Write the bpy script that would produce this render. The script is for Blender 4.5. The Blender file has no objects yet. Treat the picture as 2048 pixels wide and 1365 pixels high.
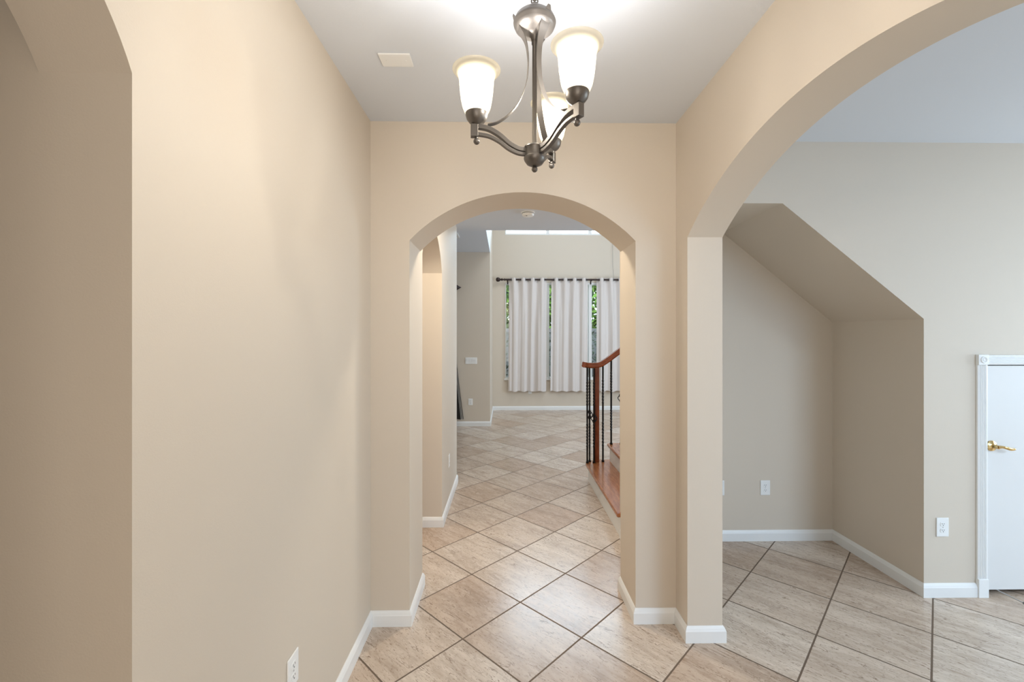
import bpy, bmesh, math, random
from mathutils import Vector, Matrix
PI = math.pi
S = bpy.context.scene
H = 2.82                            # ceiling height
C = S.collection

# ------------------------------------------------------------------ camera
F_PX = 879.0
cam_d = bpy.data.cameras.new('camera')
cam_d.sensor_fit = 'HORIZONTAL'
cam_d.sensor_width = 36.0
cam_d.lens = 36.0 * F_PX / 2048.0
cam_d.shift_y = -(682.5 - 672.0) / 2048.0
cam_d.clip_start = 0.02
cam = bpy.data.objects.new('camera', cam_d)
C.objects.link(cam)
cam.location = (0, 0, 1.62)
cam.rotation_euler = (PI / 2, 0, -math.radians(0.9))
S.camera = cam

# ------------------------------------------------------------------ sky / exposure
S.view_settings.view_transform = 'Standard'
S.view_settings.look = 'None'
S.view_settings.gamma = 1.0
S.view_settings.use_curve_mapping = False
S.view_settings.exposure = 0.46
S.cycles.use_denoising = True
S.cycles.max_bounces = 8
S.cycles.diffuse_bounces = 4
S.cycles.glossy_bounces = 3
S.cycles.use_adaptive_sampling = True
S.cycles.adaptive_threshold = 0.06
S.cycles.sample_clamp_indirect = 4.0
W = bpy.data.worlds.new('world')
S.world = W
W.use_nodes = True
bg = W.node_tree.nodes['Background']
bg.inputs['Color'].default_value = (0.80, 0.90, 1.0, 1)
bg.inputs['Strength'].default_value = 3.6

# ------------------------------------------------------------------ window daylight and added fill lights
def area(name, loc, rot, sx, sy, power, col):
    l = bpy.data.lights.new(name, 'AREA')
    l.shape = 'RECTANGLE'; l.size = sx; l.size_y = sy
    l.energy = power; l.color = col
    o = bpy.data.objects.new(name, l); C.objects.link(o)
    o.location = loc; o.rotation_euler = rot
    return o
FACE_NX = (0, PI / 2, 0)          # shines towards -X
FACE_PX = (0, -PI / 2, 0)
FACE_PY = (PI / 2, 0, 0)
FACE_NY = (-PI / 2, 0, 0)
COOL = (0.56, 0.76, 1.0)
NEUT = (1.0, 0.95, 0.88)
area('daylight_dining_front', (4.6, -3.55, 1.50), FACE_PY, 2.2, 2.0, 60, (0.42, 0.66, 1.0))
area('fill_dining_side', (6.30, 1.9, 1.50), FACE_NX, 1.3, 1.9, 70, (0.70, 0.86, 1.0))  # added fill, no window here; brightens the foyer's left wall
area('fill_dining_top', (3.7, -0.7, H - 0.02), (0, 0, 0), 1.2, 1.2, 76, (0.64, 0.82, 1.0))  # added fill without a fixture; lifts the dining floor and ceiling
area('fill_entry', (0.1, -1.62, 1.50), FACE_PY, 1.2, 2.2, 19, NEUT)  # added fill behind the camera; evens out the foyer
area('daylight_clerestory', (1.4, 10.0, 4.7), (-PI / 2 + 0.5, 0, 0), 2.9, 1.3, 130, COOL)
area('fill_family_top', (1.6, 6.9, 5.38), (0, 0, 0), 1.6, 1.6, 42, (0.90, 0.95, 1.0))  # added overhead fill, no fixture; lifts the far floor and curtains
area('fill_family_side', (4.45, 6.4, 1.8), FACE_NX, 1.8, 2.0, 88, (0.66, 0.83, 1.0))  # added side fill on a solid wall; brightens the far room
area('daylight_nook', (-3.45, 6.3, 1.5), FACE_PX, 1.6, 1.6, 1.0, COOL)
area('fill_left_arch', (-2.95, -0.6, 1.5), FACE_PX, 1.0, 1.0, 1.5, (1.0, 0.90, 0.76))  # weak warm fill added to the space behind the left arch

# ------------------------------------------------------------------ materials
def lin(r, g, b):
    def f(c):
        c /= 255.0
        return c / 12.92 if c <= 0.04045 else ((c + 0.055) / 1.055) ** 2.4
    return (f(r), f(g), f(b), 1)
def new_mat(name):
    m = bpy.data.materials.new(name); m.use_nodes = True
    nt = m.node_tree
    return m, nt, nt.nodes['Principled BSDF']
def simple(name, col, rough=0.5, metal=0.0, bump=0.0, bscale=200.0, coat=0.0, var=0.0):
    m, nt, p = new_mat(name)
    p.inputs['Base Color'].default_value = col
    p.inputs['Roughness'].default_value = rough
    p.inputs['Metallic'].default_value = metal
    p.inputs['Coat Weight'].default_value = coat
    tc = nt.nodes.new('ShaderNodeTexCoord')
    n = nt.nodes.new('ShaderNodeTexNoise'); n.inputs['Scale'].default_value = bscale
    n.inputs['Detail'].default_value = 3
    nt.links.new(tc.outputs['Object'], n.inputs['Vector'])
    if bump:
        b = nt.nodes.new('ShaderNodeBump'); b.inputs['Strength'].default_value = bump
        b.inputs['Distance'].default_value = 0.002
        nt.links.new(n.outputs['Fac'], b.inputs['Height'])
        nt.links.new(b.outputs['Normal'], p.inputs['Normal'])
    if var:
        mx = nt.nodes.new('ShaderNodeMix'); mx.data_type = 'RGBA'; mx.blend_type = 'MULTIPLY'
        mx.inputs['Factor'].default_value = var
        mx.inputs['A'].default_value = col
        nt.links.new(n.outputs['Color'], mx.inputs['B'])
        nt.links.new(mx.outputs['Result'], p.inputs['Base Color'])
    return m
M = {}
M['wall'] = simple('beige_wall_paint', lin(214, 202, 186), 0.6, bump=0.12, bscale=260)
M['ceil'] = simple('white_ceiling_paint', lin(216, 220, 226), 0.8, bump=0.15, bscale=180)
M['trim'] = simple('white_trim_paint', lin(238, 238, 236), 0.35)
M['door'] = simple('white_door_paint', lin(224, 223, 221), 0.4, bump=0.05, bscale=60)
M['plate'] = simple('white_plastic', lin(240, 240, 238), 0.3)
M['slot'] = simple('dark_slot', lin(60, 58, 55), 0.6)
M['iron'] = simple('black_wrought_iron', lin(26, 24, 24), 0.45, 0.5, bump=0.2, bscale=120)
M['bronze'] = simple('brushed_bronze', lin(110, 105, 100), 0.38, 0.7, bump=0.08, bscale=300)
M['brass'] = simple('polished_brass', lin(205, 175, 120), 0.16, 1.0)
M['darkrod'] = simple('dark_brown_rod', lin(48, 32, 28), 0.4, 0.2)
M['steel'] = simple('steel', lin(190, 190, 190), 0.3, 1.0)
M['rubber'] = simple('grey_rubber', lin(120, 118, 115), 0.8)
M['fence'] = simple('grey_fence', lin(120, 120, 122), 0.8, var=0.3, bscale=12)
M['lawn'] = simple('garden_soil', lin(74, 84, 52), 0.9, var=0.6, bscale=9)
M['leaf'] = simple('green_leaf', lin(120, 160, 60), 0.6, var=0.55, bscale=3)
M['leaf_dark'] = simple('dark_leaf', lin(52, 66, 46), 0.6, var=0.4, bscale=3)

def wood(name, c1, c2, sx=(1, 1, 1), rough=0.25):
    m, nt, p = new_mat(name)
    tc = nt.nodes.new('ShaderNodeTexCoord'); mp = nt.nodes.new('ShaderNodeMapping')
    mp.inputs['Scale'].default_value = sx
    n = nt.nodes.new('ShaderNodeTexNoise'); n.inputs['Scale'].default_value = 6
    n.inputs['Detail'].default_value = 8; n.inputs['Roughness'].default_value = 0.65
    r = nt.nodes.new('ShaderNodeValToRGB')
    r.color_ramp.elements[0].position = 0.32; r.color_ramp.elements[0].color = c1
    r.color_ramp.elements[1].position = 0.68; r.color_ramp.elements[1].color = c2
    nt.links.new(tc.outputs['Object'], mp.inputs['Vector'])
    nt.links.new(mp.outputs['Vector'], n.inputs['Vector'])
    nt.links.new(n.outputs['Fac'], r.inputs['Fac'])
    nt.links.new(r.outputs['Color'], p.inputs['Base Color'])
    p.inputs['Roughness'].default_value = rough
    p.inputs['Coat Weight'].default_value = 0.4
    p.inputs['Coat Roughness'].default_value = 0.12
    return m
M['oak'] = wood('stained_oak_tread', lin(142, 84, 48), lin(190, 124, 76), (9, 1.2, 9))
M['rail'] = wood('stained_oak_rail', lin(112, 52, 24), lin(164, 84, 42), (2, 8, 8))
M['post'] = wood('stained_oak_post', lin(96, 44, 22), lin(142, 70, 36), (9, 9, 1.2))

def fabric(name, col, trans=0.35):
    m, nt, p = new_mat(name)
    out = nt.nodes['Material Output']
    p.inputs['Base Color'].default_value = col
    p.inputs['Roughness'].default_value = 0.9
    p.inputs['Sheen Weight'].default_value = 0.2
    t = nt.nodes.new('ShaderNodeBsdfTranslucent'); t.inputs['Color'].default_value = col
    mix = nt.nodes.new('ShaderNodeMixShader'); mix.inputs[0].default_value = trans
    nt.links.new(p.outputs[0], mix.inputs[1]); nt.links.new(t.outputs[0], mix.inputs[2])
    nt.links.new(mix.outputs[0], out.inputs['Surface'])
    tc = nt.nodes.new('ShaderNodeTexCoord'); mp = nt.nodes.new('ShaderNodeMapping')
    mp.inputs['Scale'].default_value = (260, 260, 30)
    n = nt.nodes.new('ShaderNodeTexNoise'); n.inputs['Scale'].default_value = 1.0
    b = nt.nodes.new('ShaderNodeBump'); b.inputs['Strength'].default_value = 0.25; b.inputs['Distance'].default_value = 0.003
    nt.links.new(tc.outputs['Object'], mp.inputs['Vector']); nt.links.new(mp.outputs['Vector'], n.inputs['Vector'])
    nt.links.new(n.outputs['Fac'], b.inputs['Height']); nt.links.new(b.outputs['Normal'], p.inputs['Normal'])
    return m
M['curtain'] = fabric('pale_greige_curtain', lin(230, 222, 217), 0.12)
M['drape'] = fabric('charcoal_drape', lin(44, 42, 42), 0.05)
M['lining'] = fabric('pale_drape_lining', lin(205, 200, 194), 0.2)

def glass_pane():
    m, nt, p = new_mat('window_glass')
    out = nt.nodes['Material Output']
    t = nt.nodes.new('ShaderNodeBsdfTransparent'); t.inputs['Color'].default_value = (0.95, 0.98, 0.97, 1)
    g = nt.nodes.new('ShaderNodeBsdfGlossy'); g.inputs['Roughness'].default_value = 0.02
    fr = nt.nodes.new('ShaderNodeFresnel'); fr.inputs['IOR'].default_value = 1.45
    mix = nt.nodes.new('ShaderNodeMixShader')
    nt.links.new(fr.outputs[0], mix.inputs[0]); nt.links.new(t.outputs[0], mix.inputs[1]); nt.links.new(g.outputs[0], mix.inputs[2])
    nt.links.new(mix.outputs[0], out.inputs['Surface'])
    return m
M['glass'] = glass_pane()

def shade_glass():
    m, nt, p = new_mat('cream_frosted_glass')
    out = nt.nodes['Material Output']
    p.inputs['Base Color'].default_value = lin(250, 236, 205)
    p.inputs['Roughness'].default_value = 0.3
    t = nt.nodes.new('ShaderNodeBsdfTranslucent'); t.inputs['Color'].default_value = (0.21, 0.180, 0.122, 1)
    mix = nt.nodes.new('ShaderNodeMixShader'); mix.inputs[0].default_value = 0.9
    nt.links.new(p.outputs[0], mix.inputs[1]); nt.links.new(t.outputs[0], mix.inputs[2])
    tr = nt.nodes.new('ShaderNodeBsdfTransparent'); tr.inputs['Color'].default_value = (1.0, 0.98, 0.94, 1)
    m2 = nt.nodes.new('ShaderNodeMixShader'); m2.inputs[0].default_value = 0.68
    nt.links.new(mix.outputs[0], m2.inputs[1]); nt.links.new(tr.outputs[0], m2.inputs[2])
    nt.links.new(m2.outputs[0], out.inputs['Surface'])
    return m
M['shade'] = shade_glass()
def emis(name, col, st):
    m, nt, p = new_mat(name)
    p.inputs['Emission Color'].default_value = col
    p.inputs['Emission Strength'].default_value = st
    return m
M['bulb'] = emis('glowing_bulb', lin(255, 240, 210), 3.0)

def tile_floor():
    m, nt, p = new_mat('travertine_look_tile')
    N = nt.nodes; L = nt.links
    def math_(op, a, b=None, c=None):
        n = N.new('ShaderNodeMath'); n.operation = op
        for i, v in enumerate((a, b, c)):
            if v is None: continue
            if isinstance(v, (int, float)): n.inputs[i].default_value = v
            else: L.new(v, n.inputs[i])
        return n.outputs[0]
    tc = N.new('ShaderNodeTexCoord'); sp = N.new('ShaderNodeSeparateXYZ')
    L.new(tc.outputs['Object'], sp.inputs[0])
    x, y = sp.outputs[0], sp.outputs[1]
    k = 1 / math.sqrt(2)
    a = math_('MULTIPLY', math_('ADD', x, y), k)
    b = math_('MULTIPLY', math_('SUBTRACT', y, x), k)
    P = 0.45
    ua = math_('DIVIDE', math_('SUBTRACT', a, 0.152), P)
    ub = math_('DIVIDE', math_('SUBTRACT', b, 0.022), P)
    ia = math_('FLOOR', ua); ib = math_('FLOOR', ub)
    fa = math_('SUBTRACT', ua, ia); fb = math_('SUBTRACT', ub, ib)
    da = math_('MINIMUM', fa, math_('SUBTRACT', 1.0, fa))
    db = math_('MINIMUM', fb, math_('SUBTRACT', 1.0, fb))
    d = math_('MULTIPLY', math_('MINIMUM', da, db), P)           # metres to nearest joint
    wob = N.new('ShaderNodeTexNoise'); wob.inputs['Scale'].default_value = 60
    L.new(tc.outputs['Object'], wob.inputs['Vector'])
    d2 = math_('ADD', d, math_('MULTIPLY', math_('SUBTRACT', wob.outputs['Fac'], 0.5), 0.0022))
    mr = N.new('ShaderNodeMapRange'); mr.interpolation_type = 'SMOOTHSTEP'
    mr.inputs['From Min'].default_value = 0.0034; mr.inputs['From Max'].default_value = 0.0052
    L.new(d2, mr.inputs['Value'])
    tile = mr.outputs[0]                                         # 1 on the tile, 0 in the joint
    cid = N.new('ShaderNodeCombineXYZ'); L.new(ia, cid.inputs[0]); L.new(ib, cid.inputs[1])
    wn = N.new('ShaderNodeTexWhiteNoise'); wn.noise_dimensions = '2D'; L.new(cid.outputs[0], wn.inputs['Vector'])
    ws = N.new('ShaderNodeSeparateColor'); L.new(wn.outputs['Color'], ws.inputs[0])
    # vein coordinates: fine across a, long along b, shifted per tile
    va = math_('ADD', math_('MULTIPLY', a, 1.0), math_('MULTIPLY', ws.outputs[0], 40.0))
    vb = math_('ADD', math_('MULTIPLY', b, 0.20), math_('MULTIPLY', ws.outputs[1], 40.0))
    def noise(sa, sb, scale, detail, rough, dist=0.0):
        cv = N.new('ShaderNodeCombineXYZ')
        L.new(math_('MULTIPLY', va, sa), cv.inputs[0]); L.new(math_('MULTIPLY', vb, sb), cv.inputs[1])
        n = N.new('ShaderNodeTexNoise'); n.inputs['Scale'].default_value = scale
        n.inputs['Detail'].default_value = detail; n.inputs['Roughness'].default_value = rough
        n.inputs['Distortion'].default_value = dist
        L.new(cv.outputs[0], n.inputs['Vector'])
        return n.outputs['Fac']
    broad = noise(1, 1, 9, 4, 0.55)
    mid = noise(1, 1.2, 34, 5, 0.65, 0.4)
    fine = noise(1, 1.6, 120, 4, 0.7, 0.3)
    vein = noise(1, 1.0, 14, 6, 0.6, 0.8)
    def ramp(f, p0, p1, c0=(0, 0, 0, 1), c1=(1, 1, 1, 1)):
        r = N.new('ShaderNodeValToRGB')
        r.color_ramp.elements[0].position = p0; r.color_ramp.elements[0].color = c0
        r.color_ramp.elements[1].position = p1; r.color_ramp.elements[1].color = c1
        L.new(f, r.inputs['Fac']); return r.outputs['Color']
    def mix(f, A, B, mode='MIX'):
        n = N.new('ShaderNodeMix'); n.data_type = 'RGBA'; n.blend_type = mode
        for sock, v in (('Factor', f), ('A', A), ('B', B)):
            if isinstance(v, (int, float, tuple)): n.inputs[sock].default_value = v
            else: L.new(v, n.inputs[sock])
        return n.outputs['Result']
    base = ramp(broad, 0.30, 0.72, lin(180, 164, 148), lin(220, 207, 192))
    base = mix(math_('MULTIPLY', ramp(mid, 0.36, 0.66), 0.55), base, lin(234, 224, 212))
    tint = mix(ws.outputs[2], lin(226, 211, 200), lin(255, 252, 250))
    base = mix(1.0, base, tint, 'MULTIPLY')
    # thin dark veins where the noise crosses its middle
    vd = math_('ABSOLUTE', math_('SUBTRACT', vein, 0.5))
    vr = N.new('ShaderNodeMapRange'); vr.inputs['From Min'].default_value = 0.0; vr.inputs['From Max'].default_value = 0.014
    vr.inputs['To Min'].default_value = 0.9; vr.inputs['To Max'].default_value = 0.0
    L.new(vd, vr.inputs['Value'])
    vbreak = ramp(mid, 0.42, 0.58)
    base = mix(math_('MULTIPLY', vr.outputs[0], vbreak), base, lin(120, 96, 74))
    base = mix(math_('MULTIPLY', ramp(fine, 0.56, 0.68), 0.75), base, lin(136, 112, 90))
    # little pits
    pit = N.new('ShaderNodeTexVoronoi'); pit.inputs['Scale'].default_value = 75
    cvp = N.new('ShaderNodeCombineXYZ'); L.new(va, cvp.inputs[0]); L.new(math_('MULTIPLY', vb, 2.8), cvp.inputs[1])
    L.new(cvp.outputs[0], pit.inputs['Vector'])
    pm = math_('MULTIPLY', math_('LESS_THAN', pit.outputs['Distance'], 0.13), math_('GREATER_THAN', mid, 0.50))
    base = mix(math_('MULTIPLY', pm, 0.6), base, lin(104, 82, 62))
    col = mix(tile, lin(110, 93, 78), base)
    L.new(col, p.inputs['Base Color'])
    rg = N.new('ShaderNodeMapRange'); rg.inputs['To Min'].default_value = 0.75
    L.new(tile, rg.inputs['Value'])
    L.new(math_('ADD', 0.17, math_('MULTIPLY', mid, 0.14)), rg.inputs['To Max'])
    L.new(rg.outputs[0], p.inputs['Roughness'])
    p.inputs['Specular IOR Level'].default_value = 0.42
    h = math_('ADD', math_('MULTIPLY', tile, 1.0), math_('MULTIPLY', fine, 0.12))
    bp = N.new('ShaderNodeBump'); bp.inputs['Strength'].default_value = 0.5; bp.inputs['Distance'].default_value = 0.0015
    L.new(h, bp.inputs['Height']); L.new(bp.outputs['Normal'], p.inputs['Normal'])
    return m
M['tile'] = tile_floor()

# ------------------------------------------------------------------ geometry helpers
class MB:
    """collects shapes into ONE mesh"""
    def __init__(s): s.v = []; s.f = []
    def add(s, vs, fs):
        o = len(s.v); s.v += [tuple(v) for v in vs]; s.f += [tuple(i + o for i in f) for f in fs]
        return s
    def box(s, x0, x1, y0, y1, z0, z1):
        return s.add([(x0, y0, z0), (x1, y0, z0), (x1, y1, z0), (x0, y1, z0), (x0, y0, z1), (x1, y0, z1), (x1, y1, z1), (x0, y1, z1)],
                     [(0, 3, 2, 1), (4, 5, 6, 7), (0, 1, 5, 4), (1, 2, 6, 5), (2, 3, 7, 6), (3, 0, 4, 7)])
    def prism(s, pts, axis, t0, t1):
        """2D outline extruded along an axis: 'x' pts are (y,z), 'y' pts are (x,z), 'z' pts are (x,y)"""
        def P(p, t):
            return {'x': (t, p[0], p[1]), 'y': (p[0], t, p[1]), 'z': (p[0], p[1], t)}[axis]
        n = len(pts)
        vs = [P(p, t0) for p in pts] + [P(p, t1) for p in pts]
        fs = [tuple(range(n)), tuple(range(2 * n - 1, n - 1, -1))]
        fs += [(i, (i + 1) % n, n + (i + 1) % n, n + i) for i in range(n)]
        return s.add(vs, fs)
    def lathe(s, prof, n=32, c=(0, 0, 0), axis='z', closed=False):
        vs = []; fs = []
        for r, h in prof:
            for i in range(n):
                a = 2 * PI * i / n; q = (r * math.cos(a), r * math.sin(a), h)
                if axis == 'x': q = (h, q[0], q[1])
                if axis == 'y': q = (q[0], h, q[1])
                vs.append((q[0] + c[0], q[1] + c[1], q[2] + c[2]))
        m = len(prof)
        rng = range(m) if closed else range(m - 1)
        for j in rng:
            k = (j + 1) % m
            for i in range(n):
                fs.append((j * n + i, j * n + (i + 1) % n, k * n + (i + 1) % n, k * n + i))
        if not closed:
            if prof[0][0] > 1e-5: fs.append(tuple(range(n - 1, -1, -1)))
            if prof[-1][0] > 1e-5: fs.append(tuple((m - 1) * n + i for i in range(n)))
        return s.add(vs, fs)
    def ball(s, c, r, n=16, m=10):
        return s.lathe([(max(1e-6, r * math.sin(PI * j / m)), -r * math.cos(PI * j / m)) for j in range(m + 1)], n, c)
    def sweep(s, pts, sec, side=None, caps=True):
        """section [(u,v)] along a polyline; u along 'side' (or a horizontal normal), v along the other normal"""
        pts = [Vector(p) for p in pts]; n = len(pts); k = len(sec); vs = []; fs = []
        for i, p in enumerate(pts):
            t = (pts[min(i + 1, n - 1)] - pts[max(i - 1, 0)]).normalized()
            u = Vector(side) if side is not None else t.cross(Vector((0, 0, 1)))
            if u.length < 1e-4: u = Vector((1, 0, 0))
            u = (u - t * u.dot(t)).normalized(); v = u.cross(t).normalized()
            for a, b in sec: vs.append(p + u * a + v * b)
        for i in range(n - 1):
            for j in range(k):
                fs.append((i * k + j, i * k + (j + 1) % k, (i + 1) * k + (j + 1) % k, (i + 1) * k + j))
        if caps:
            fs.append(tuple(range(k - 1, -1, -1))); fs.append(tuple((n - 1) * k + j for j in range(k)))
        return s.add(vs, fs)
    def tube(s, pts, r, n=10, side=None):
        return s.sweep(pts, [(r * math.cos(2 * PI * i / n), r * math.sin(2 * PI * i / n)) for i in range(n)], side)
    def build(s, name, mat, parent=None, smooth=False, bevel=0.0, loc=None, angle=40, segs=2):
        me = bpy.data.meshes.new(name)
        me.from_pydata(s.v, [], s.f); me.update()
        bm = bmesh.new(); bm.from_mesh(me)
        bmesh.ops.remove_doubles(bm, verts=bm.verts, dist=1e-6)
        bmesh.ops.recalc_face_normals(bm, faces=bm.faces)
        bm.to_mesh(me); bm.free()
        me.materials.append(mat)
        o = bpy.data.objects.new(name, me); C.objects.link(o)
        if smooth:
            for pl in me.polygons: pl.use_smooth = True
            me.set_sharp_from_angle(angle=math.radians(angle))
        if bevel:
            b = o.modifiers.new('bevel', 'BEVEL'); b.width = bevel; b.segments = segs
            b.limit_method = 'ANGLE'; b.angle_limit = math.radians(35)
        if loc is not None: o.location = loc
        if parent: o.parent = parent
        return o
def rect(w, h): return [(-w / 2, -h / 2), (w / 2, -h / 2), (w / 2, h / 2), (-w / 2, h / 2)]
def tag(o, label, cat, group=None, kind=None):
    o['label'] = label; o['category'] = cat
    if group: o['group'] = group
    if kind: o['kind'] = kind
    return o
def thing(name, label, cat, loc=(0, 0, 0), rz=0.0, group=None):
    o = bpy.data.objects.new(name, None); C.objects.link(o)
    o.empty_display_size = 0.05
    o.location = loc; o.rotation_euler = (0, 0, rz)
    return tag(o, label, cat, group)
def struct(o, label=None, cat=None):
    o['kind'] = 'structure'
    if label: o['label'] = label
    if cat: o['category'] = cat
    return o
def copy_tree(o, parent=None):
    c = o.copy(); C.objects.link(c)
    if parent: c.parent = parent
    for ch in list(o.children): copy_tree(ch, c)
    return c
def catmull(P, n=8):
    P = [Vector(p) for p in P]; out = []
    Q = [P[0] * 2 - P[1]] + P + [P[-1] * 2 - P[-2]]
    for i in range(1, len(Q) - 2):
        for j in range(n):
            t = j / n
            a, b, c, d = Q[i - 1], Q[i], Q[i + 1], Q[i + 2]
            out.append(0.5 * ((2 * b) + (c - a) * t + (2 * a - 5 * b + 4 * c - d) * t * t + (3 * b - a - 3 * c + d) * t ** 3))
    out.append(P[-1]); return out

# ------------------------------------------------------------------ plan dimensions (metres; camera at the origin)
XL, XL2 = -0.752, -0.937           # foyer left wall
XR, XR2 = 0.965, 1.152             # foyer right wall
YB, YB2 = 2.468, 2.79              # wall with the hall arch
JL, JR = -0.535, 0.736             # its jambs
YD, YN = 2.687, 3.446              # dining back wall, recess back wall
YF = 9.575                         # far window wall
def arch_pts(c, w, zs, sag, n=40):
    R = (w * w + sag * sag) / (2 * sag); zc = zs + sag - R
    a0 = math.asin(min(1, w / R))
    if sag > w: a0 = PI - a0
    return [(c + R * math.sin(-a0 + 2 * a0 * i / n), zc + R * math.cos(-a0 + 2 * a0 * i / n)) for i in range(n + 1)]
def arch_wall(name, axis, t0, t1, u0, u1, zt, a0, a1, zs, sag, label):
    c, w = (a0 + a1) / 2, (a1 - a0) / 2
    arc = arch_pts(c, w, zs, sag)
    pts = [(u0, 0), (a0, 0)] + arc + [(a1, 0), (u1, 0), (u1, zt), (u0, zt)]
    mb = MB()
    # split into quads so that the concave outline stays clean: left pier, right pier, head strips
    mb.prism([(u0, 0), (a0, 0), (a0, zt), (u0, zt)], axis, t0, t1)
    mb.prism([(a1, 0), (u1, 0), (u1, zt), (a1, zt)], axis, t0, t1)
    o = None
    vs = []; fs = []
    def P(p, t): return {'x': (t, p[0], p[1]), 'y': (p[0], t, p[1])}[axis]
    mb = MB()
    outer = [(u0, 0), (u0, zt)] + [(p[0], zt) for p in arc] + [(u1, zt), (u1, 0)]
    inner = [(a0, 0), (a0, zs)] + [(p[0], p[1]) for p in arc] + [(a1, zs), (a1, 0)]
    n = len(outer)
    for t in (t0, t1): vs += [P(p, t) for p in outer] + [P(p, t) for p in inner]
    for k, o_ in ((0, 0), (1, 2 * n)):
        for i in range(n - 1):
            fs.append((o_ + i, o_ + i + 1, o_ + n + i + 1, o_ + n + i))
    for i in range(n - 1):
        fs.append((n + i, n + i + 1, 3 * n + i + 1, 3 * n + i))
        fs.append((i, i + 1, 2 * n + i + 1, 2 * n + i))
    fs.append((0, n, 3 * n, 2 * n)); fs.append((n - 1, 2 * n - 1, 4 * n - 1, 3 * n - 1))
    mb.add(vs, fs)
    o = mb.build(name, M['wall'])
    # smooth the arch soffit only
    me = o.data
    for pl in me.polygons: pl.use_smooth = True
    me.set_sharp_from_angle(angle=math.radians(15))
    return struct(o, label, 'wall')

# ------------------------------------------------------------------ floor, ceilings, walls
struct(MB().box(-3.7, 6.5, -3.7, 9.8, -0.1, 0).build('floor', M['tile']), 'diagonal beige stone-look tile floor with brown joints', 'floor')
struct(MB().box(-3.2, 6.5, -3.7, YB2, H, H + 0.12).build('ceiling', M['ceil']), 'white ceiling of the foyer and the room on the right', 'ceiling')
struct(MB().box(-3.7, 4.7, YB2, 5.0, H, H + 0.25).build('ceiling', M['ceil']), 'lower white ceiling of the hall beyond the arch', 'ceiling')
struct(MB().box(-3.7, -0.27, 4.87, 8.0, 3.12, 5.4).build('ceiling', M['ceil']), 'white ceiling block over the far left nook', 'ceiling')
struct(MB().box(-3.7, 4.7, 4.85, 9.8, 5.4, 5.5).build('ceiling', M['ceil']), 'high white ceiling of the far room', 'ceiling')

arch_wall('wall_left', 'x', XL2, XL, -1.7, YB, H, 0.016, 0.898, 2.15, 0.285, 'cream foyer wall on the left with a narrow arch')
arch_wall('wall_right', 'x', XR, XR2, -1.7, YB, H, 0.498, 2.312, 2.142, 0.282, 'cream foyer wall on the right with a wide arch')
arch_wall('wall_back', 'y', YB, YB2, XL2, XR2, H, JL, JR, 2.155, 0.272, 'beige foyer wall with the arch into the hall')
arch_wall('wall_hall', 'x', -0.72, JL, YB2, 4.87, H, 2.852, 3.735, 2.15, 0.285, 'hall wall on the left with an arched opening')
def wbox(name, *a, label): return struct(MB().box(*a).build(name, M['wall']), label, 'wall')
wbox('wall_left', -3.2, XL2, 0.898, 1.0, 0, H, label='tan wall seen through the left arch')
wbox('wall_hall', 0.93, XR2, YB2, YN, 0, H, label='hall wall between the arch and the bottom stair')
wbox('wall_back', 0.93, 6.4, YN, 3.55, 0, H, label='grey back wall of the recess under the stairs')
# dining back wall with the stair recess cut out of it and the small door opening
DX0, DX1, DZ = 2.985, 3.62, 1.44
pf = MB()
pf.prism([(2.598, 0), (DX0, 0), (DX0, DZ), (DX0, H), (2.598, H), (2.598, 1.725)], 'y', YD, YN)
pf.prism([(1.713, 2.438), (2.598, 1.725), (2.598, H), (1.713, H)], 'y', YD, YN)
pf.prism([(XR2, 2.438), (1.713, 2.438), (1.713, H), (XR2, H)], 'y', YD, YN)
pf.prism([(DX0, DZ), (DX1, DZ), (DX1, H), (DX0, H)], 'y', YD, YN)
pf.prism([(DX1, 0), (6.4, 0), (6.4, H), (DX1, H)], 'y', YD, YN)
struct(pf.build('wall_dining', M['wall']), 'greige wall with a sloped recess under the stairs', 'wall')
# walls out of view that close the rooms
wbox('wall_front', XL2, 1.3, -1.8, -1.7, 0, H, label='foyer wall behind the viewer')
wbox('wall_left', -3.2, -3.1, -1.8, 1.0, 0, H, label='far wall of the space behind the left arch')
wbox('wall_left', -3.2, XL2, -1.8, -1.7, 0, H, label='end wall of the space behind the left arch')
wbox('wall_right', 6.35, 6.5, -3.7, YD, 0, H, label='outer wall of the room on the right')
wbox('wall_front', 1.15, 6.5, -3.7, -3.6, 0, H, label='front wall of the room on the right')
wbox('wall_right', 1.15, 1.25, -3.6, -1.7, 0, H, label='short return wall of the room on the right')
wbox('wall_hall', -2.8, -2.7, YB2, 4.75, 0, H, label='end wall of the side passage off the hall')
wbox('wall_hall', -2.8, XL2, YB2 - 0.15, YB2, 0, H, label='near wall of the side passage off the hall')
wbox('wall_nook', -3.7, -0.72, 4.75, 4.87, 0, H, label='near wall of the far left nook')
wbox('wall_nook', -3.7, -0.27, 7.885, 8.0, 0, 3.12, label='tan wall of the far left nook with switches')
wbox('wall_nook', -3.7, -3.6, 4.87, 8.0, 0, 3.12, label='outer wall of the far left nook')
struct(MB().box(-0.42, -0.27, 8.0, YF, 0, 5.4).build('wall_far', M['wall']), 'narrow pale side wall left of the curtained windows', 'wall')
wbox('wall_far', 4.5, 4.7, 3.55, 9.8, 0, 5.4, label='right wall of the far room')
wbox('wall_header', -0.27, 4.6, 4.85, 5.0, H + 0.25, 5.4, label='wall above the hall ceiling facing the far room')
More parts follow.
